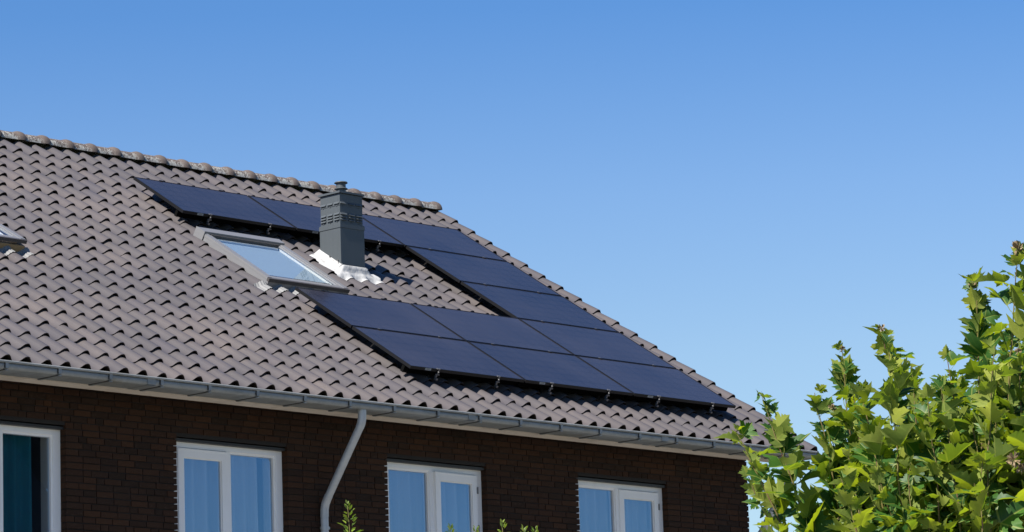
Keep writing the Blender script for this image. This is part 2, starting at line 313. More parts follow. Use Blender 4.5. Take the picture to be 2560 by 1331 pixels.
# rear slope in roof coordinates
inv = ROOF_M.inverted()
def rear(u, t, n):             # t metres down the rear slope
    P = ridge_pt + Vector((0, c_ * t - 0, -s_ * t)) + Vector((0, s_ * n, c_ * n)); P.x = u; return inv @ P
mb.hexa([rear(XL, 6.9, -.03), rear(5.80, 6.9, -.03), rear(5.80, 0, -.03), rear(XL, 0, -.03), rear(XL, 6.9, .04), rear(5.80, 6.9, .04), rear(5.80, 0, .04), rear(XL, 0, .04)])
roof = mb.obj('roof', M['deck'], house, mtx=ROOF_M)

# pantiles ---------------------------------------------------------
TW, TG, TU0, TV0 = .2272, .3432, -5.5606, -.69
AMP, AMP2, TT = .061, .015, .010      # roll height at the lower end, how much it loses per row, thickness
def prof(x, f=0.):             # height of the tile surface across its width; roll crest at x = 0
    hw = .100 if x < 0 else .070
    if abs(x) < hw: return (AMP - AMP2 * f) * (.5 + .5 * math.cos(math.pi * (abs(x) / hw) ** 1.25))
    return -.003 * math.sin(math.pi * min(1, (abs(x) - hw) / .05)) if x < 0 else 0.
NB = -.178                     # trough level at the tile's lower end
TILT = .0135
def tile_h(u, v):              # top surface of the laid roof
    k = round((u - TU0) / TW - .18); x = u - TU0 - k * TW
    if x > .08: x -= TW
    r = math.floor((v - TV0) / TG); f = (v - TV0) / TG - r
    return NB + prof(x, f) - TILT * f
XS = [-.150, -.125, -.100, -.074, -.052, -.030, -.008, .014, .034, .054, .068, .080]
XS2 = [-.150, -.100, -.066, -.034, -.006, .024, .050, .080]
def tile_mb(mb, u, v, xs, verge=False, length=.405, jit=(0, 0, 0)):
    ju, jv, jn = jit
    def P(x, t, d):            # t 0..length up the slope
        h = prof(x, t / TG) + (.003 if x > .07 else 0)
        return (u + ju + x, v + jv + t, NB + jn + h - TILT * t / TG + d)
    top = [[P(x, t, 0) for x in xs] for t in (0, length)]
    if verge: top = [[*r, (r[-1][0] + .018, r[-1][1], r[-1][2] - .03), (r[-1][0] + .020, r[-1][1], r[-1][2] - .12)] for r in top]
    bot = [[(p[0], p[1], p[2] - TT) for p in r] for r in top]
    if verge: bot = [[(p[0] - (TT if k >= len(r) - 2 else 0), p[1], p[2]) for k, p in enumerate(r)] for r in bot]
    mb.grid(top, True); mb.grid(bot, True, 1, flip=True)
    mb.grid([bot[0], top[0]], False, 1)
    mb.face([bot[0][0], top[0][0], top[1][0], bot[1][0]]); mb.face([top[0][-1], bot[0][-1], bot[1][-1], top[1][-1]])
rnd = random.Random(4)
tiles = []
ROWS = 20
for k in range(-32, 51):
    for r in range(ROWS):
        u = TU0 + k * TW; v = TV0 + r * TG
        if u - .15 < XL: continue
        clip = None; skip = False
        for (a, b, c, d) in SKY:
            a, b, c, d = a + .03, b - .03, c + .03, d - .03
            if u + .08 > a and u - .15 < b and v + .40 > c and v < d:
                if u - .15 >= a and u + .08 <= b:
                    if v < c and c - v > .12: clip = ('v', c)
                    elif v + .40 > d and v + .34 - d > .05: clip = ('vt', d)
                    else: skip = True
                elif u - .15 < a: clip = ('u', a) if v >= c - .1 else None
                else: clip = ('ur', b) if v >= c - .1 else None
        if skip: continue
        tiles.append((k, r, u, v, clip))
def on_panel(u, v):
    if u < -.05 or u > 5.1: return False
    if 0 <= v <= 1.95: return True
    if 4.0 < v < 5.05: return True
    return u > 3.4 and 0 <= v <= 5.05
cand = []
for t in tiles:
    k, r, u, v, clip = t
    x, y, z = to_px(rp(u, v + .15, -.14))
    if -10 < x < 2000 and 320 < y < 1120 and clip is None and k < 50 and not on_panel(u, v + .15): cand.append((z, t))
cand.sort(key=lambda a: a[0])
own = set((t[0], t[1]) for z, t in cand[:300])
tm = MB(); tile_mb(tm, 0, 0, XS); tile_me = tm.mesh('tile', [M['tile'], M['clay']])
rest = MB()
for (k, r, u, v, clip) in tiles:
    j = (rnd.uniform(-.005, .005), rnd.gauss(0, .006), rnd.uniform(-.0015, .0035))
    if (k, r) in own:
        link(tile_me, 'tile', roof, mtx=Matrix.Translation((u + j[0], v + j[1], j[2])) @ Matrix.Rotation(rnd.gauss(0, .008), 4, 'Z') @ Matrix.Rotation(rnd.gauss(0, .008), 4, 'Y'))
    elif k == 50: continue
    elif clip is None:
        tile_mb(rest, u, v, XS2 if u < -6 else XS, length=(.405 if r < ROWS - 1 else .36), jit=j)
    else:
        kind, val = clip
        if kind == 'v': tile_mb(rest, u, v, XS, length=min(.405, val - v), jit=j)
        elif kind == 'vt': tile_mb(rest, u, val - .02, XS, length=.405 - (val - .02 - v), jit=(j[0], 0, -TILT * (val - v) / TG))
        elif kind == 'u':
            xs = [x for x in XS if u + x < val - .012] + [val - u]
            if len(xs) > 1: tile_mb(rest, u, v, xs, jit=j)
        else:
            xs = [val - u] + [x for x in XS if u + x > val + .012]
            if len(xs) > 1: tile_mb(rest, u, v, xs, jit=j)
rest.obj('tile_field', [M['tile'], M['clay']], roof, kind='stuff')
vm = MB(); tile_mb(vm, 0, 0, XS, verge=True); verge_me = vm.mesh('verge_tile', [M['tile'], M['clay']])
for r in range(ROWS):
    link(verge_me, 'verge_tile', roof, loc=(TU0 + 50 * TW + .008 + rnd.uniform(-.004, .004), TV0 + r * TG + rnd.uniform(-.004, .004), .004))

# ridge tiles: half-round with a raised collar at the right-hand end
RT = .345
def ridge_mesh(endcap=False):
    mb = MB(); n = 12
    def arc(x, r, dz=0): return [(x, -r * math.cos(math.pi * j / n), r * .95 * math.sin(math.pi * j / n) + dz) for j in range(n + 1)]
    xs = [(0, .104), (.20, .106), (.240, .109), (.262, .119), (.288, .126), (.315, .127), (.338, .123), (.352, .119)]
    mb.grid([arc(x, r) for x, r in xs], True, flip=True)
    mb.grid([arc(x, r - .014) for x, r in xs], True)
    mb.grid([arc(.352, .119), arc(.352, .105)], False, flip=True)
    for s in (0, n):
        mb.face([(x, arc(x, r)[s][1], 0) for x, r in xs] + [(x, arc(x, r - .014)[s][1], 0) for x, r in xs[::-1]])
    if endcap: mb.face([(.35, p[1], p[2]) for p in arc(0, .116)])
    return mb.mesh('ridge_tile', M['ridge'])
rme, rme_end = ridge_mesh(), ridge_mesh(True)
ridge_c = Vector((0, 5.301 + .105, Z0 + 3.176))
x = 5.845 - .352; first = True
while x > XL:
    P = inv @ (ridge_c + Vector((x, 0, rnd.uniform(-.003, .003))))
    link(rme_end if first else rme, 'ridge_tile', roof, mtx=Matrix.Translation(P) @ Matrix.Rotation(-TH + rnd.uniform(-.01, .01), 4, 'X') @ Matrix.Rotation(rnd.uniform(-.006, .006), 4, 'Y'))
    x -= RT; first = False

# brick walls --------------------------------------------------------
WIN = [(-5.80, 'L'), (-3.02, 'L'), (-.225, 'R'), (2.60, 'R')]
WW, WTOP, WBOT = 1.430, Z0 - .94, Z0 - 2.62
def in_open(x, z): return any(a < x < a + WW and WBOT < z < WTOP for a, _ in WIN)
mb = MB()                      # recessed mortar backing with the window openings left free
xs = [XL] + [q for a, _ in WIN for q in (a - .034, a + WW + .012)] + [XR - .012]
BK = YF + .011
for i in range(0, len(xs) - 1):
    solid = i % 2 == 0
    if solid: mb.box(xs[i], xs[i + 1], BK, YF + .30, Z0 - 3.3, Z0 - .42)
    else:
        mb.box(xs[i], xs[i + 1], BK, YF + .30, WTOP + .012, Z0 - .42); mb.box(xs[i], xs[i + 1], BK, YF + .30, Z0 - 3.3, WBOT - .012)
mb.box(XL, XR, YF, YF + .30, 0, Z0 - 3.3)
# rear wall and gables up to the deck
mb.box(XL, XR, YB - .3, YB, 0, Z0 - .5)
for gx0, gx1 in ((XL, XL + .25), (XR - .29, XR - .012)):
    f = rp(0, .62, -.26); ap = ridge_pt + Vector((0, 0, -.06))
    pts = [(YF + .301, 0), (YB - .301, 0), (YB - .301, Z0 - .5), (ap.y, ap.z), (f.y, f.z)]
    a = [(gx0, y, z) for y, z in pts]; b = [(gx1, y, z) for y, z in pts]
    mb.face(a[::-1]); mb.face(b)
    for q in range(len(pts)): mb.face([a[q], a[(q + 1) % len(pts)], b[(q + 1) % len(pts)], b[q]])
wall = mb.obj('wall', M['mortar'], house)
CH = .0622; BH = .0515
rb = random.Random(11)
bricks = []
def bsplit(a, b):              # wild bond between two x positions
    out = []; x = a
    while x < b - .02:
        L = rb.choice([.205, .205, .208, .202, .155, .098, .21, .206])
        if b - x - L < .07: L = b - x
        out.append((x, min(b, x + L) - (.0095 if x + L < b - .01 else 0))); x += L + (0 if L == b - x else .001)
    return out
row = 0; z = Z0 - .52
while z > Z0 - 2.75:
    spans = [(XL if row % 2 else XL + .09, XR)]
    for a, _ in WIN:
        if z < WTOP + .01 and z + BH > WBOT - .03 and z + .0 > WBOT - .0:
            ns = []
            for p, q_ in spans:
                if a > p and a + WW < q_: ns += [(p, a), (a + WW, q_)]
                else: ns.append((p, q_))
            spans = ns
    for p, q_ in spans:
        for (x0, x1) in bsplit(p + rb.uniform(-.002, .002), q_): bricks.append((x0, x1, z, any(abs(x0 - (a + WW)) < .02 for a, _ in WIN)))
    z -= CH; row += 1
def brick_mb(mb, x0, x1, z, d, e, jamb):
    y0 = YF + d; y1 = YF + (.17 if jamb else .05)
    if x1 - x0 < .01: return
    mb.hexa([(x0, y0 + e[0], z), (x1, y0 + e[1], z + e[4]), (x1, y1, z), (x0, y1, z), (x0, y0 + e[2], z + BH), (x1, y0 + e[3], z + BH + e[5]), (x1, y1, z + BH), (x0, y1, z + BH)])
cb = []
for i, b in enumerate(bricks):
    x, y, zz = to_px(Vector(((b[0] + b[1]) / 2, YF, b[2] + .03)))
    if -20 < x < 1900 and 900 < y < 1345 and b[1] - b[0] > .08 and y > 945 + x * .1025: cb.append((zz, i))
cb.sort(); ownb = set(i for _, i in cb[:300])
rest = MB()
for i, b in enumerate(bricks):
    e = [rb.uniform(-.002, .003) for _ in range(4)] + [rb.uniform(-.002, .002) for _ in range(2)]
    d = rb.uniform(-.0015, .003)
    if i in ownb:
        mb = MB(); brick_mb(mb, *b[:3], d, e, b[3]); mb.obj('brick', M['brick'], wall)
    else: brick_mb(rest, *b[:3], d, e, b[3])
rest.obj('brick_field', M['brick'], wall, kind='stuff')

# interior behind the panes
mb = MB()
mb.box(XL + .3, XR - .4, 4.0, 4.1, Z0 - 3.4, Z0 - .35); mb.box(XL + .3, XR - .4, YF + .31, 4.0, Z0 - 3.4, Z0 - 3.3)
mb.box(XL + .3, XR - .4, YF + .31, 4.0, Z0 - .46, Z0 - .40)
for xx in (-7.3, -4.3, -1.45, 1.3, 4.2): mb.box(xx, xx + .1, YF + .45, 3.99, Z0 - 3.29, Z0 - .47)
mb.obj('interior_wall', M['room'], house)

# gutter -----------------------------------------------------------
GX0, GX1 = XL, 5.80
mb = MB()
gp = [(-.235, -.475), (-.235, -.598), (-.252, -.603), (-.505, -.603), (-.527, -.594), (-.530, -.545)]
bead = [(-.530 + .013 * math.cos(a) - .004, -.532 + .013 * math.sin(a)) for a in [R(d) for d in range(-60, 250, 30)]]
outer = gp + bead
inner = [(-.238, -.475), (-.238, -.594), (-.500, -.598), (-.522, -.590), (-.526, -.545)]
mb.grid([[(GX0, y, Z0 + z) for y, z in outer], [(GX1, y, Z0 + z) for y, z in outer]], True)
for a in range(len(inner) - 1): mb.face([(GX1, inner[a][0], Z0 + inner[a][1]), (GX1, inner[a + 1][0], Z0 + inner[a + 1][1]), (GX0, inner[a + 1][0], Z0 + inner[a + 1][1]), (GX0, inner[a][0], Z0 + inner[a][1])])
mb.face([(GX1, y, Z0 + z) for y, z in gp])
gutter = mb.obj('gutter', M['zinc'], house)
bm1 = MB()                     # strap bracket: front strip and underside strip, dark strips on its left paint its shadow line
bm1.box(0, .034, -.541, -.531, -.592, -.538); bm1.hexa([(-.0, -.536, -.612), (.034, -.536, -.612), (.034, -.236, -.612), (0, -.236, -.612), (-.0, -.536, -.6035), (.034, -.536, -.6035), (.034, -.236, -.6035), (0, -.236, -.6035)])
bm1.box(-.011, -.0005, -.5345, -.531, -.592, -.538, 1); bm1.box(-.011, -.0005, -.53, -.24, -.607, -.6035, 1)
bme = bm1.mesh('bracket', [M['zinc'], M['shadow_line_and_plate']])
for k in range(-12, 20): 
    xx = -5.613 + .603 * k
    if XL < xx < 5.7: link(bme, 'bracket', gutter, loc=(xx + rnd.uniform(-.01, .01), 0, Z0))
jm = MB(); jm.box(0, .10, -.5335, -.531, -.594, -.54); jm.box(0, .10, -.528, -.24, -.6062, -.6035)
jme = jm.mesh('gutter_joint', M['zinc'])
for xx in (-3.95, .27, 3.2): link(jme, 'gutter_joint', gutter, loc=(xx, 0, Z0))
mb = MB(); mb.box(XL, 5.70, -.233, -.045, Z0 - .610, Z0 - .590); mb.box(XL, 5.70, -.045, -.03, Z0 - .595, Z0 - .40)
for k in range(7): pass
mb.obj('soffit_board', M['cream'], house)
mb = MB(); mb.box(XL, 5.72, -.36, -.30, Z0 - .50, Z0 - .435); mb.obj('eaves_comb', M['deck'], house)

# downpipes
def downpipe(X, swing):
    yb = .102
    pts = [(X, -.47, Z0 - .604), (X, -.468, Z0 - .69), (X, -.455, Z0 - .735), (X, -.43, Z0 - .775), (X, .055, Z0 - 1.425), (X, .085, Z0 - 1.475), (X, .1, Z0 - 1.53), (X, yb, Z0 - 1.6), (X, yb, .1)]
    mb = MB(); mb.tube(pts, .040, 20); o = mb.obj('downpipe', M['pipe'], house)
    e = MB(); e.tube(pts[:4], .0425, 20); e.obj('elbow', M['pipe'], o)
    e = MB(); e.tube([(X, .035, Z0 - 1.398)] + pts[4:8] , .0425, 20); e.obj('elbow', M['pipe'], o)
    for zz in (-1.71, -3.6, -5.4):
        e = MB(); e.tube([(X, yb, Z0 + zz - .014), (X, yb, Z0 + zz + .014)], .0455, 20); e.box(X + .04, X + .062, yb - .01, yb + .012, Z0 + zz - .012, Z0 + zz + .012); e.box(X - .008, X + .008, yb + .03, YF + .04, Z0 + zz - .01, Z0 + zz + .01); e.obj('pipe_clip', M['pipe'], o)
    return o
downpipe(-1.155, 0); downpipe(5.46, 0)

# windows ------------------------------------------------------------
def ring(mb, x0, x1, z0, z1, y0, y1, l, r, t, b):
    mb.box(x0, x0 + l, y0, y1, z0, z1); mb.box(x1 - r, x1, y0, y1, z0, z1)
    mb.box(x0 + l, x1 - r, y0, y1, z1 - t, z1); mb.box(x0 + l, x1 - r, y0, y1, z0, z0 + b)
def ringv(mb, u0, u1, v0, v1, n0, n1, l, r, b, t):      # the same ring lying in the roof plane
    mb.box(u0, u0 + l, v0, v1, n0, n1); mb.box(u1 - r, u1, v0, v1, n0, n1)
    mb.box(u0 + l, u1 - r, v0, v0 + b, n0, n1); mb.box(u0 + l, u1 - r, v1 - t, v1, n0, n1)
def window(X, kind, tilt=0.):
    zt = -.968; zb = -2.60; y0 = .232; y1 = .30
    f = MB()
    W0, W1 = 0., WW
    J = .088                    # jamb width
    ring(f, W0 - .030, W1 - .001, zb, zt, y0, y1, J + .030, J, .052, .07)
    mx0, mx1 = (.700, .752) if kind == 'L' else (.672, .724)
    f.box(mx0, mx1, y0 - .001, y1, zb + .07, zt - .052)
    o = f.obj('window', M['white'], house, loc=(X, 0, Z0))
    # fixed light with glazing beads
    a, b = (mx1, W1 - J) if kind == 'L' else (W0 + J, mx0)
    m_ = MB(); ring(m_, a, b, zb + .07, zt - .052, y0 + .012, y1 + .01, .016, .020, .020, .02); m_.obj('glazing_bead', M['white'], o)
    m_ = MB(); m_.box(a + .012, b - .016, y0 + .034, y0 + .040, zb + .08, zt - .066); m_.obj('pane', M['pane'], o)
    # casement sash
    a, b = (W0 + J - .012, mx0 + .006) if kind == 'L' else (mx1 - .004, W1 - J + .012)
    px = b if kind == 'R' else a
    def rot(p):
        x, y, z = p; d = x - px; s = 1 if kind == 'R' else -1
        return (px + d * math.cos(tilt), y - abs(d) * math.sin(tilt), z)
    z1, z0 = zt - .058, zb + .06
    m_ = MB(); ring(m_, a, b, z0, z1, y0 - .014, y1 - .012, .074, .074, .088, .09); m_.v = [rot(p) for p in m_.v]
    sash = m_.obj('sash', M['white'], o)
    m_ = MB(); m_.box(a + .070, b - .070, y0 + .012, y0 + .018, z0 + .086, z1 - .084); m_.v = [rot(p) for p in m_.v]; m_.obj('pane', M['pane'], o)
    m_ = MB(); ring(m_, a + .074, b - .074, z0 + .09, z1 - .088, y0 + .002, y0 + .024, .008, .008, .008, .008); m_.v = [rot(p) for p in m_.v]; m_.obj('glazing_bead', M['white'], o)
    m_ = MB(); m_.box(a + .02, b - .02, y0 - .0165, y0 - .006, z1 - .014, z1 - .006); m_.v = [rot(p) for p in m_.v]; m_.obj('drip_strip', M['white'], o)
    for hz in ((-1.145, -1.215), (-1.54, -1.61)) if kind == 'R' else ():
        m_ = MB(); hx = W1 - J + .017; m_.tube([(hx, y0 - .018, hz[1]), (hx, y0 - .018, hz[0])], .0085, 10); m_.obj('hinge', M['alu'], o)
        m_ = MB(); m_.box(hx - .013, hx + .013, y0 - .0165, y0 - .013, hz[1] + .002, hz[0] - .002)
        m_.obj('hinge_plate', M['shadow_line_and_plate'], o)
    m_ = MB(); m_.box(.002, WW - .002, .178, .30, -.967, -.942); m_.obj('lintel', M['steel_black'], o)
    m_ = MB()                   # plastered reveals inside
    m_.box(-.001, .03, .302, .45, zb, zt - .03); m_.box(WW - .06, WW + .001, .302, .45, zb, zt - .03); m_.box(.03, WW - .06, .302, .45, zt - .03, zt); m_.box(-.02, WW + .02, .25, .5, zb - .06, zb)
    m_.obj('reveal', M['reveal'], o)
    return o
for (X, kind), tl in zip(WIN, (0, 0, R(2.6), 0)): window(X, kind, tl)

# curtains: hang inside the rooms, so things of their own
def curtain(name, X0, X1, y, folds, amp, m_, label, group=None, seed=0, top=-1.0):
    r_ = random.Random(seed); mb = MB(); n = folds * 14; rows = []
    ph = [r_.uniform(-.9, .9) for _ in range(folds + 2)]; am = [r_.uniform(.5, 1.3) for _ in range(folds + 2)]
    for z in (top, top - .35, top - .8, -2.7):
        row = []
        for j in range(n + 1):
            t = j / n; a = t * folds; k = int(a); p = ph[k] + (ph[k + 1] - ph[k]) * (a - k); q = am[k] + (am[k + 1] - am[k]) * (a - k)
            w_ = math.sin(2 * math.pi * a + p + .4 * z)
            row.append((X0 + (X1 - X0) * t, y + amp * q * (w_ + .45 * math.sin(4 * math.pi * a + 2 * p)), Z0 + z))
        rows.append(row)
    mb.grid(rows, True); o = mb.obj(name, m_); o['label'] = label; o['category'] = 'curtain'
    if group: o['group'] = group
    return o
curtain('curtain', -5.58, -4.58, .43, 6, .045, M['teal'], 'dark teal curtain hanging behind the pane of the leftmost window', seed=2)
NG = 'sheer net curtains behind the window panes'
curtain('net_curtain', -2.97, -1.80, .40, 7, .05, M['net'], 'sheer net curtain in the window just left of the slanting downpipe', NG, 3)
curtain('net_curtain', -.19, 1.12, .40, 8, .05, M['net'], 'sheer net curtain in the window with the casement slightly ajar', NG, 4)
curtain('net_curtain', 2.64, 3.94, .40, 8, .05, M['net'], 'sheer net curtain in the rightmost window, nearest the plane tree', NG, 5)

# roof windows ---------------------------------------------------------
def skylight(du, open_):
    o_ = (du + .05, .06, 0)
    f = MB()
    ringv(f, -.11, 1.06, 2.30, 3.62, -.23, -.093, .085, .085, .085, .085)
    o = f.obj('roof_window', M['alu'] if not open_ else M['pine'], roof, loc=o_)
    pv = 2.95
    def tip(p):
        x, y, n = p; a = open_; d = y - pv
        return (x, pv + d * math.cos(a) + (n + .08) * math.sin(a), -.08 + (n + .08) * math.cos(a) - d * math.sin(a))
    def sub(name, m_, mt):
        m_.v = [tip(p) for p in m_.v]; return m_.obj(name, mt, o)
    for (xa, xb, xc, xd) in ((-.112, -.052, -.051, -.016), (1.002, 1.062, .966, 1.001)):
        m_ = MB(); m_.box(xa, xb, 2.33, 3.52, -.092, -.062); sub('side_cover', m_, M['alu'])
        m_ = MB(); m_.box(xc, xd, 2.39, 3.50, -.092, -.070); sub('sash_rail', m_, M['alu'])
    m_ = MB(); m_.box(-.112, 1.062, 2.295, 2.329, -.104, -.066); sub('bottom_cover', m_, M['alu_dark_and_shade'])
    m_ = MB(); m_.box(-.051, 1.001, 2.3295, 2.389, -.092, -.066); sub('bottom_rail', m_, M['alu'])
    m_ = MB(); m_.box(-.017, .967, 2.388, 3.52, -.086, -.080); sub('pane', m_, M['skyglass'])
    m_ = MB(); m_.hexa([(-.118, 3.515, -.09), (1.068, 3.515, -.09), (1.068, 3.645, -.09), (-.118, 3.645, -.09), (-.118, 3.525, -.042), (1.068, 3.525, -.042), (1.068, 3.635, -.038), (-.118, 3.635, -.038)])
    m_.box(-.122, -.116, 3.50, 3.66, -.17, -.04)
    m_.obj('hood', M['alu'], o)
    m_ = MB(); m_.box(-.016, .966, 3.496, 3.514, -.092, -.062); m_.obj('hood_shade_strip', M['alu_dark_and_shade'], o)  # dark strip standing in for the shade under the hood
    m_ = MB(); m_.box(-.165, -.111, 2.25, 3.66, -.212, -.172); m_.box(1.061, 1.11, 2.25, 3.66, -.212, -.172); m_.obj('side_flashing', M['alu'], o)
    # pleated lead apron dressed over the tiles below
    rows = []
    for j, v in enumerate((2.315, 2.27, 2.22, 2.165)):
        rows.append([(u_, v + .008 * math.sin(u_ * 21 + j), tile_h(u_ + du + .05, v + .06) + .010 + (.03 if j == 0 else 0) + .0028 * (1 if i_ % 2 else -1)) for i_, u_ in enumerate([-.28 + .0145 * q for q in range(100)])])
    m_ = MB(); m_.grid(rows, False, flip=True); m_.obj('lead_apron', M['lead'], o)
    # plastered shaft
    m_ = MB(); m_.box(-.015, .965, 2.392, 3.47, -.128, -.120); m_.obj('blind', M['blind'], o)
    m_ = MB(); z_ = -.40
    a, b, c, d = -.024, .974, 2.386, 3.53
    for p, q in (((a, c), (b, c)), ((b, c), (b, d)), ((b, d), (a, d)), ((a, d), (a, c))):
        m_.face([(p[0], p[1], -.0935), (p[0], p[1], z_), (q[0], q[1], z_), (q[0], q[1], -.0935)])
    m_.face([(a, c, z_), (b, c, z_), (b, d, z_), (a, d, z_)]); m_.obj('reveal', M['reveal'], o)
    m_ = MB(); m_.tube([(.0, 3.485, -.112), (.95, 3.485, -.112)], .018, 12); m_.obj('blind_roll', M['reveal'], o)
    m_ = MB(); m_.box(.01, .945, 2.50, 2.512, -.112, -.098); m_.obj('handle_bar', M['alu'], o)
    return o
skylight(0, 0.); skylight(-4.43, R(3.2))

# chimney ---------------------------------------------------------------
CX0, CX1, CY0, CY1 = 1.672, 2.036, 2.749, 3.083
mb = MB(); mb.box(CX0, CX1, CY0, CY1, Z0 + 1.35, Z0 + 2.07)
chim = mb.obj('chimney', M['anthracite'], house)
mb = MB(); mb.box(CX0 - .006, CX1 + .006, CY0 - .006, CY1 + .006, Z0 + 2.068, Z0 + 2.108); mb.box(CX0 - .003, CX1 + .003, CY0 - .003, CY1 + .003, Z0 + 2.108, Z0 + 2.122); mb.obj('collar', M['anthracite'], chim)
I = .010
mb = MB(); mb.box(CX0 + I, CX1 - I, CY0 + I, CY1 - I, Z0 + 2.1, Z0 + 2.455); mb.box(CX0 + I - .004, CX1 - I + .004, CY0 + I - .004, CY1 - I + .004, Z0 + 2.322, Z0 + 2.328); mb.obj('upper_casing', M['anthracite'], chim)
mb = MB(); mb.box(CX0 - .010, CX1 + .010, CY0 - .010, CY1 + .010, Z0 + 2.460, Z0 + 2.482); mb.obj('cap', M['anthracite'], chim)
def louver(face, c, z, wdt):
    mb = MB(); h = .02; d = .016
    P = [(-wdt / 2, 0, 0), (wdt / 2, 0, 0), (wdt / 2, 0, h), (-wdt / 2, 0, h), (-wdt / 2 + .006, -d, -.004), (wdt / 2 - .006, -d, -.004)]
    if face == 'front': T = lambda p: (c + p[0], CY0 + I + p[1], z + p[2])
    else: T = lambda p: (CX0 + I + p[1], c - p[0], z + p[2])
    P = [T(p) for p in P]
    mb.face([P[3], P[4], P[5], P[2]]); mb.face([P[3], P[0], P[4]]); mb.face([P[2], P[5], P[1]])
    mb.face([P[0], P[1], P[5], P[4]], mi=1)
    mb.obj('louver', [M['anthracite'], M['deck']], chim)
for z in (2.345, 2.222, 2.191, 2.160):
    for k in range(3):
        louver('front', CX0 + .062 + .118 * k, Z0 + z, .098); louver('left', CY1 - .058 - .108 * k, Z0 + z, .088)
mb = MB()
for z in (2.318, 2.140):
    for k in range(3):
        mb.box(CX0 + .055 + .118 * k, CX0 + .067 + .118 * k, CY0 + I - .007, CY0 + I, Z0 + z - .004, Z0 + z + .004); mb.box(CX0 + I - .007, CX0 + I, CY1 - .064 - .108 * k, CY1 - .052 - .108 * k, Z0 + z - .004, Z0 + z + .004)
mb.obj('rivet', M['anthracite'], chim)
cc = (1.855, 2.915, Z0 + 2.482)
mb = MB(); mb.lathe([(.060, 0), (.060, .018), (.053, .020), (.053, .052)], cc); mb.lathe([(.047, .05), (.047, .066)], cc)
mb.lathe([(.074, .062), (.076, .068), (.066, .076), (.054, .080), (.054, .118)], cc); mb.lathe([(.05, .117), (.05, .133)], cc)
mb.obj('cowl', M['anthracite'], chim)
mb = MB(); mb.lathe([(.074, .131), (.077, .135), (.070, .146), (.03, .152)], cc); mb.obj('cowl_lid', M['anthracite'], chim)
for (yy, zz) in ((2.80, 1.70), (2.92, 1.76)):
    mb = MB(); mb.tube([(CX0, yy, Z0 + zz), (CX0 - .012, yy, Z0 + zz), (CX0 - .014, yy - .015, Z0 + zz - .035)], .007, 8); mb.tube([(CX0, yy, Z0 + zz), (CX0 - .016, yy, Z0 + zz)], .011, 10); mb.obj('screw', M['steel'], chim)
# lead flashing dressed round the foot (in roof coordinates)
base_c = inv @ Vector((CX0, CY0, Z0))
fu0, fu1 = CX0, CX1
def foot_v(n, y): return (y + n * s_) / c_
vf, vb = foot_v(-.13, CY0), foot_v(-.13, CY1)
def fl_patch(u0, u1, v0, v1, nu, nv, rise):
    rows = []
    for j in range(nv + 1):
        row = []
        for i in range(nu + 1):
            u = u0 + (u1 - u0) * i / nu; v = v0 + (v1 - v0) * j / nv
            v += .012 * math.sin(u * 31) * (1 - j / nv)
            h0 = max(tile_h(u, v), tile_h(u, v + .03)); d_ = max(fu0 - u, u - fu1, vf - v, 0) / .15; t_ = min(1, d_) ** 2.2; h = max(h0 + .004, (NB + AMP * 1.02) * (1 - t_) + (h0 * .75 + (NB + AMP * .5) * .25) * t_) + .004 + rise(u, v)
            row.append((u, v, h))
        rows.append(row)
    mb.grid(rows, True, flip=False)
def rise(u, v):
    d = max(fu0 - u, u - fu1, vf - v)
    return max(0, .05 - max(d, 0)) * 1.1
mb = MB()
fl_patch(1.52, 2.17, vf - .18, vf + .02, 40, 10, rise)
fl_patch(1.52, fu0 + .01, vf + .02, vb + .06, 12, 16, rise)
fl_patch(fu1 - .01, 2.13, vf + .02, vb + .06, 8, 16, rise)
fl = mb.obj('flashing', M['flash'], chim, mtx=ROOF_M)

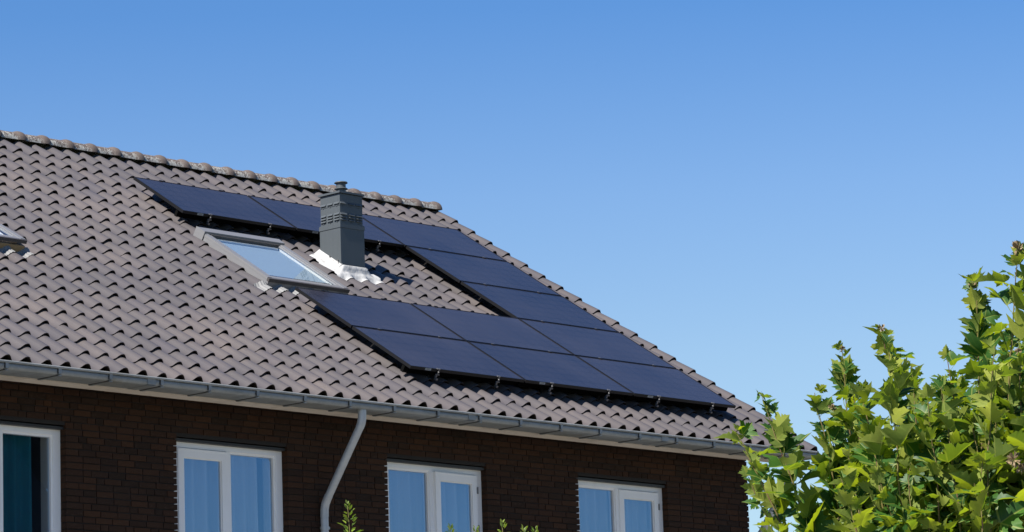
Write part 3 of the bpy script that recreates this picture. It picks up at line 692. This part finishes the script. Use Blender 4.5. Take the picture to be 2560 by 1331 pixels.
# ------------------------------------------------------------------ solar panels
PV = [0, 1.0, 2.0093, 3.0523, 4.0797, 5.0584]; PU = [0, 1.6805, 3.3774, 5.075]
GAP = .011
PT = .033
panel_cache = {}
def panel(c, r, label, feet, sticker):
    u0, u1 = PU[c] + (GAP if c else 0), PU[c + 1] - (GAP if c < 2 else 0); v0, v1 = PV[r] + (GAP if r else 0), PV[r + 1] - (GAP if r < 4 else 0)
    W, H = u1 - u0, v1 - v0
    root = empty('solar_panel', label, 'solar panel', group='black solar panels mounted on the roof', mtx=ROOF_M @ Matrix.Translation((u0, v0, 0)))
    mb = MB(); ringv(mb, 0, W, 0, H, -PT, 0, .010, .010, .010, .010); mb.obj('frame', M['pframe'], root)
    mb = MB(); mb.box(.009, W - .009, .009, H - .009, -.009, -.003); mb.obj('cell_glass', M['cells'], root)
    for t in (.235, .765):
        x = W * t
        cm = MB(); cm.box(x - .02, x + .02, H - .008, H + .014, -.03, .005); cm.obj('clamp', M['pframe'], root)
        cm = MB()
        if feet:
            cm.box(x - .022, x + .022, -.010, .010, -.004, .006); cm.box(x - .006, x + .010, -.014, -.008, -.05, .004)
            cm.box(x - .026, x + .024, -.022, -.009, -.062, -.050); cm.box(x - .028, x - .010, -.030, -.012, -.085, -.060); cm.box(x - .030, x - .004, -.05, -.02, -.108, -.088)
            cm.tube([(x + .001, -.025, -.03), (x + .001, -.009, -.03)], .009, 8)
        else: cm.box(x - .014, x + .014, -.012, .004, -.006, .005)
        cm.obj('clamp', M['steel'], root)
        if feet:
            rm = MB(); rm.box(x - .018, x + .018, .132, H, -.075, -PT - .001); rm.obj('rail_and_shade_skirt', M['rail_and_shade_skirt'], root)
            hm = MB(); hm.box(x - .015, x + .015, .095, .125, -.2, -.115); hm.obj('roof_hook', M['pframe'], root)
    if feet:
        rm = MB(); rm.box(.01, W - .01, .09, .13, -.113, -PT - .002); rm.obj('rail_and_shade_skirt', M['rail_and_shade_skirt'], root)  # added skirt down to the tiles, blocks light beneath the panels
    if sticker:
        x = W * sticker; sm = MB(); sm.box(x, x + .085, -.0015, -.0001, -.027, -.004); st = sm.obj('sticker', M['sticker'], root)
        sm = MB(); sm.box(x + .02, x + .068, -.0022, -.0016, -.019, -.011); sm.obj('print', M['alu'], root)
    return root
PL = [(0, 4, 'black solar panel at the far upper left, above the roof window', True, .125),
      (1, 4, 'black solar panel partly hidden behind the grey chimney', True, .14),
      (2, 4, 'topmost black solar panel beside the sloping gable edge, under the ridge end', False, 0),
      (2, 3, 'black solar panel second from the top beside the gable edge', False, 0),
      (2, 2, 'black solar panel third from the top beside the gable edge, level with the chimney foot', False, 0),
      (2, 1, 'black solar panel second from the bottom beside the gable edge', False, 0),
      (0, 1, 'black solar panel directly below the big roof window', False, 0),
      (1, 1, 'black solar panel in the lower block, below the bare tiles right of the chimney', False, 0),
      (0, 0, 'bottom left black solar panel of the lower block', True, .125),
      (1, 0, 'bottom middle black solar panel of the lower block', True, .125),
      (2, 0, 'bottom right black solar panel, its corner nearest the plane tree', True, .13)]
for a in PL: panel(*a)

# ------------------------------------------------------------------ houses across the street (they show in the panes)
def far_house(label, gx0, gx1, yg, depth, apx, eave, apex):
    h = empty('house', label, 'house')
    mb = MB()
    pts = [(gx0, 0), (gx1, 0), (gx1, eave), (apx, apex), (gx0, eave)]
    a = [(x, yg, z) for x, z in pts]; b = [(x, yg - depth, z) for x, z in pts]
    mb.face(a[::-1]); mb.face(b)
    for q in range(5): mb.face([a[q], a[(q + 1) % 5], b[(q + 1) % 5], b[q]])
    mb.obj('wall', M['brick_far'], h)
    mb = MB()
    for sx, ex in ((gx1, gx1 + .5), (gx0, gx0 - .5)):
        sl = (apex - eave) / (sx - apx) ; ze = eave + sl * (ex - sx)
        q = [(ex, yg + .35, ze), (apx, yg + .35, apex), (apx, yg - depth - .3, apex), (ex, yg - depth - .3, ze)]
        if sx < apx: q = q[::-1]
        mb.hexa([(p[0], p[1], p[2] + .02) for p in q] + [(p[0], p[1], p[2] + .22) for p in q])
    r_ = mb.obj('roof', M['tile_far'], h)
    vm_ = MB()
    for sx, ex in ((gx1, gx1 + .5), (gx0, gx0 - .5)):
        sl = (apex - eave) / (sx - apx); ze = eave + sl * (ex - sx); n = 14
        for k in range(n):
            p = Vector((apx + (ex - apx) * k / n, yg + .36, apex + (ze - apex) * k / n + .12)); q = Vector((apx + (ex - apx) * (k + .94) / n, yg + .36, apex + (ze - apex) * (k + .94) / n + .14))
            vm_.tube([p, q], [.12, .14], 8)
    vm_.obj('verge', M['tile_far'], r_)
    return h
far_house('steep-gabled house across the street, seen only as a dark reflection in the leftmost window', 0.1, 6.9, -13.5, 9, 3.5, Z0 + .30, Z0 + 3.80)

# ------------------------------------------------------------------ plane tree
def leaf_mesh(seed, fold, curl, pet=.45):
    r_ = random.Random(seed)
    # right half outline of a five-lobed plane leaf (unit = blade length), from base to tip
    half = [(.04, -.02), (.16, -.10), (.30, -.13), (.44, -.09), (.42, -.02), (.58, .05), (.48, .10), (.34, .17), (.55, .20), (.58, .31), (.76, .43), (.60, .46), (.55, .57), (.40, .52), (.26, .53), (.35, .67), (.23, .70), (.21, .83), (.10, .88), (.0, 1.08)]
    veins = [(.44, -.09), (.80, .47), (.0, 1.06)]
    v, f, at = [], [], []
    def Z(x, y):
        rr = math.hypot(x, y - .2)
        return fold * abs(x) - curl * (max(0, y) ** 2) - (curl + .12) * x * x + .07 * math.sin(8 * x + seed) * abs(x) + .05 * math.sin(6 * y + seed * 2 + 3 * abs(x))
    def add(x, y, a): v.append((x, y + pet, Z(x, y))); at.append((x, y, 0.)); return len(v) - 1
    for s in (1, -1):
        o = add(0, 0, 1.); mids = [add(0, y, 1.) for y in (.3, .6)]
        ring_ = [add(s * x * r_.uniform(.93, 1.07), y + r_.uniform(-.02, .02), 1. if (x, y) in veins else 0.) for x, y in half[:-1]]
        tip = add(0, 1.08, 1.)
        side = add(s * .33, .21, 1.)            # on the side-lobe vein
        lo = add(s * .22, -.045, 1.)
        def tri(a, b, c): f.append((a, b, c) if s > 0 else (a, c, b))
        L = ring_
        tri(o, lo, L[0]) if False else None
        for i in range(0, 3): tri(lo, L[i], L[i + 1])
        tri(o, L[0], lo)
        for i in range(3, 7): tri(lo, L[i], L[i + 1])
        tri(o, lo, side); tri(lo, L[7], side)
        for i in range(7, 13): tri(side, L[i], L[i + 1])
        tri(side, L[13], mids[0]); tri(o, side, mids[0])
        tri(L[13], L[14], mids[0]); tri(mids[0], L[14], mids[1])
        for i in range(14, 18): tri(mids[1], L[i], L[i + 1])
        tri(mids[1], L[18], tip)
    # petiole
    i0 = len(v); pr = .012
    for y, z in ((0, 0), (pet * .5, -.03), (pet, 0)):
        for a in range(3): v.append((pr * math.cos(2.1 * a), y, z + pr * math.sin(2.1 * a))); at.append((0., y, 0.))
    for k in range(2):
        for a in range(3): f.append((i0 + 3 * k + a, i0 + 3 * k + (a + 1) % 3, i0 + 3 * k + 3 + (a + 1) % 3, i0 + 3 * k + 3 + a))
    return v, f, at
LV = [leaf_mesh(i, fo, cu, pe) for i, (fo, cu, pe) in enumerate([(.55, .20, .4), (.8, .30, .5), (.35, .45, .45), (1.0, .15, .35), (.65, .60, .55), (.45, -.2, .4), (1.15, .35, .45), (.75, .05, .5)])]
def leaf_me(i, m_):
    v, f, at = LV[i]; mb = MB(); mb.v = v; mb.f = f; mb.sm = [True] * len(f); mb.mi = [0] * len(f); mb.at = at
    return mb.mesh('leaf', m_)
LME = [leaf_me(i, M['leaf']) for i in range(len(LV))]
TB = Vector((-7.0988, -12.1446, 0))
TREE_M = Matrix.Translation(TB) @ Matrix.Rotation(R(-46.3), 4, 'Z')
tree = empty('plane_tree', 'young plane tree with large lobed green leaves and dry brown seed heads', 'tree', mtx=TREE_M)
rt = random.Random(21)
LEAD = [((0.314, -0.79, 5.62), (0.172, -0.501, 3.45)), ((0.11, -0.238, 5.55), (0.077, 0.013, 3.45)), ((-0.487, -0.122, 5.275), (-0.345, 0.061, 3.45)), ((-0.707, 0.317, 5.21), (-0.531, 0.48, 3.5)),
        ((-0.133, -0.529, 5.02), (-0.131, -0.363, 3.4)), ((-1.271, -0.191, 4.86), (-0.858, -0.089, 3.4)), ((-0.921, 0.078, 4.90), (-0.724, 0.197, 3.4)), ((-0.163, 0.894, 5.05), (-0.147, 1.041, 3.4)),
        ((0.507, 0.251, 5.36), (0.506, 0.459, 3.4)), ((0.076, -1.159, 4.97), (0.011, -0.982, 3.4)), ((0.634, -0.329, 5.65), (0.534, -0.048, 3.4)), ((0.845, -0.309, 5.34), (0.73, -0.077, 3.4)),
        ((-1.44, -0.052, 4.66), (-0.98, 0.023, 3.4)), ((-1.352, 0.278, 4.40), (-0.95, 0.319, 3.4)), ((-0.704, -0.74, 4.80), (-0.554, -0.618, 3.4)), ((-0.35, -0.392, 4.98), (-0.40, -0.232, 3.4))]
env = [(-1.56, 4.30), (-1.405, 4.60), (-1.275, 4.72), (-1.02, 4.76), (-.889, 4.90), (-.756, 5.08), (-.5, 5.18), (-.381, 5.02), (-.25, 4.90), (-.08, 5.0), (.0, 5.15), (.109, 5.45), (.257, 5.38), (.414, 5.5), (.997, 5.45)]
def envz(x):
    for (a, za), (b, zb) in zip(env, env[1:]):
        if a <= x <= b: return za + (zb - za) * (x - a) / (b - a)
    return 4.0 if x < env[0][0] else 5.4
for k in range(135):
    x = rt.uniform(-1.40, 1.0) if k % 3 else rt.uniform(-.7, 1.0); y = rt.uniform(-1.2, 1.2)
    zt = envz(x) - rt.uniform(.12, 1.15)
    if x < -.75: zt -= .45 * min(1, (-.75 - x) / .3)
    LEAD.append(((x, y, max(3.7, zt)), (x * .75 + rt.uniform(-.1, .1), y * .8, 3.1)))
leaves = []; stems = MB()
for li, (tip, base) in enumerate(LEAD):
    tip, base = Vector(tip), Vector(base); L = (tip - base).length; n = 12
    bow = Vector((rt.uniform(-.05, .05), rt.uniform(-.05, .05), 0))
    pts = [base.lerp(tip, t / n) + bow * math.sin(math.pi * t / n) + Vector((rt.uniform(-.008, .008), rt.uniform(-.008, .008), 0)) for t in range(n + 1)]
    stems.tube(pts, [.011 - .0085 * t / n for t in range(n + 1)], 5)
    s = .02; ang = rt.uniform(0, 6.28)
    while s < L - .05:
        tt = 1 - s / L; a = tt * n; i = min(n - 1, int(a)); p = pts[i].lerp(pts[i + 1], a - i)
        size = min(.175, .072 + .26 * s) * rt.uniform(.6, 1.15)
        ang += 2.4 + rt.uniform(-.5, .5)
        elev = rt.uniform(.2, 1.45)
        d = Vector((math.cos(ang) * math.cos(elev), math.sin(ang) * math.cos(elev), math.sin(elev)))
        # blade normal: upper side looks up and outwards-back towards the stem
        up = Vector((0, 0, 1)); side = d.cross(up)
        side = side.normalized() if side.length > .05 else Vector((1, 0, 0))
        roll = rt.gauss(0, .75); nrm = side.cross(d); nrm = (Matrix.Rotation(roll, 3, d) @ nrm).normalized(); side = d.cross(nrm)
        m4 = Matrix(((side.x, d.x, nrm.x, p.x), (side.y, d.y, nrm.y, p.y), (side.z, d.z, nrm.z, p.z), (0, 0, 0, 1))) @ Matrix.Diagonal((size * rt.uniform(.8, 1.15), size, size * rt.uniform(.6, 1.6), 1))
        leaves.append((m4, rt.randrange(len(LV)), size))
        if s < .25 and rt.random() < .5: s += .03
        else: s += rt.uniform(.038, .072)
stems.obj('twig', M['twig'], tree)
mb = MB(); mb.tube([(0, 0, 0), (.02, .0, .6), (-.01, .03, 1.4), (0, 0, 2.2)], [.085, .07, .06, .05], 12); trunk = mb.obj('trunk', M['bark'], tree)
mb = MB()
for li, (tip, base) in enumerate(LEAD):
    b = Vector(base); z0 = 1.6 + .55 * (li % 5) / 4
    mb.tube([(0, 0, z0), (b.x * .4, b.y * .4, z0 + (b.z - z0) * .45), b], [.028, .019, .011], 6)
mb.obj('branch', M['bark'], tree)
cl = []
for i, (m4, vi, size) in enumerate(leaves):
    P = TREE_M @ (m4 @ Vector((0, .9, 0))); x, y, z = to_px(P)
    if 1780 < x < 2590 and 560 < y < 1360: cl.append((z / size, i))
cl.sort(); ownl = set(i for _, i in cl[:300])
fol = MB(); fol.at = []
for i, (m4, vi, size) in enumerate(leaves):
    if i in ownl: link(LME[vi], 'leaf', tree, mtx=m4)
    else:
        v, f, at = LV[vi]; b0 = len(fol.v)
        fol.v += [tuple(m4 @ Vector(p)) for p in v]; fol.f += [tuple(b0 + k for k in q) for q in f]; fol.sm += [True] * len(f); fol.mi += [0] * len(f); fol.at += at
fol.obj('foliage', M['leaf'], tree, kind='stuff')
for (p, s) in [((.307, -.791, 5.63), .055), ((.284, -.79, 5.57), .03), ((.09, -.225, 5.50), .035), ((-.493, -.116, 5.27), .032), ((-.50, -.1, 5.21), .02), ((-.707, .318, 5.21), .026), ((.244, -.974, 4.958), .026), ((.154, -1.171, 4.273), .05), ((.20, -1.15, 4.22), .04), ((-.811, .086, 4.80), .03)]:
    mb = MB(); r_ = random.Random(int(s * 1000) + len(leaves))
    for k in range(46):
        d = Vector((r_.gauss(0, 1), r_.gauss(0, 1), r_.gauss(.3, 1))).normalized(); e = Vector((r_.gauss(0, 1), r_.gauss(0, 1), r_.gauss(0, 1))).normalized() * .22
        c = Vector(p); mb.face([c + e * s * .4, c + d * s * r_.uniform(.7, 1.1) + e * s, c + d * s * .9 - e * s * .8])
    mb.obj('seed_head', M['dry'], tree)

# ------------------------------------------------------------------ shrubs in front of the wall
def small_leaf():
    v = [(0, 0, 0), (.22, .3, .08), (.26, .55, .09), (.14, .85, .05), (0, 1.05, -.03), (-.14, .85, .05), (-.26, .55, .09), (-.22, .3, .08), (0, .35, 0), (0, .7, 0)]
    f = [(0, 1, 8), (1, 2, 8), (8, 2, 9), (2, 3, 9), (3, 4, 9), (9, 4, 5), (9, 5, 6), (8, 9, 6), (8, 6, 7), (0, 8, 7)]
    return v, f
SV, SF = small_leaf()
slm = MB(); slm.v = SV; slm.f = SF; slm.sm = [True] * len(SF); slm.mi = [0] * len(SF); slm.at = [(p[0], p[1] + 3., 0.) for p in SV]
SME = slm.mesh('leaf', M['privet'])
def shrub(label, tips, seed, groupname):
    r_ = random.Random(seed)
    c = sum((Vector(t) for t in tips), Vector()) / len(tips); b = Vector((c.x, c.y, 0))
    root = empty('shrub', label, 'shrub', loc=b)
    st = MB(); fo = MB(); fo.at = []; n_own = 0
    for t in tips:
        t = Vector(t) - b; base = Vector((t.x * .5 + r_.uniform(-.05, .05), t.y * .5 + r_.uniform(-.05, .05), .05)); n = 10
        lean = Vector((r_.uniform(-.03, .03), r_.uniform(-.03, .03), 0))
        bend = Vector((.05, -.05, 0))
        pts = [base.lerp(t, k / n) + lean * math.sin(3 * k / n) + bend * (math.sin(math.pi * k / n)) for k in range(n + 1)]
        st.tube(pts, [.012 - .0105 * k / n for k in range(n + 1)], 5)
        L = (t - base).length; s = .0; ang = 0
        while s < L * .72:
            a = (1 - s / L) * n; i = min(n - 1, int(a)); p = pts[i].lerp(pts[i + 1], a - i)
            for side_ in (0, math.pi):
                aa = ang + side_ + r_.uniform(-.3, .3); el = r_.uniform(.2, .8) + (.5 if s < .03 else 0)
                d = Vector((math.cos(aa) * math.cos(el), math.sin(aa) * math.cos(el), math.sin(el))); sd_ = d.cross(Vector((0, 0, 1))).normalized(); nn = sd_.cross(d)
                size = min(.034, .018 + .22 * s) * r_.uniform(.8, 1.15)
                p2 = p + d * (.01 + min(.12, s * .22) * r_.uniform(.1, 1))
                m4 = Matrix(((sd_.x, d.x, nn.x, p2.x), (sd_.y, d.y, nn.y, p2.y), (sd_.z, d.z, nn.z, p2.z), (0, 0, 0, 1))) @ Matrix.Diagonal((size, size, size, 1))
                if to_px(b + p2)[1] < 1335 and n_own < 90: link(SME, 'leaf', root, mtx=m4); n_own += 1
                else:
                    b0 = len(fo.v); fo.v += [tuple(m4 @ Vector(q)) for q in SV]; fo.f += [tuple(b0 + k for k in q) for q in SF]; fo.sm += [True] * len(SF); fo.mi += [0] * len(SF); fo.at += slm.at
            ang += 1.57; s += .0095 if s < .25 else .03
    st.obj('stem', M['twig'], root); fo.obj('foliage', M['privet'], root, kind='stuff')
    return root
shrub('slender green shrub tip rising against the brick between downpipe and window', [(-15.193, -14.995, 3.345), (-15.185, -15.005, 3.20), (-15.2, -14.99, 3.12), (-15.17, -15.02, 3.10)], 5, None)
shrub('row of small pale green shrub tips below the ajar casement', [(-14.885, -15.281, 3.239), (-14.808, -15.357, 3.230), (-14.734, -15.435, 3.249), (-14.670, -15.499, 3.225), (-14.635, -15.535, 3.219)], 6, None)
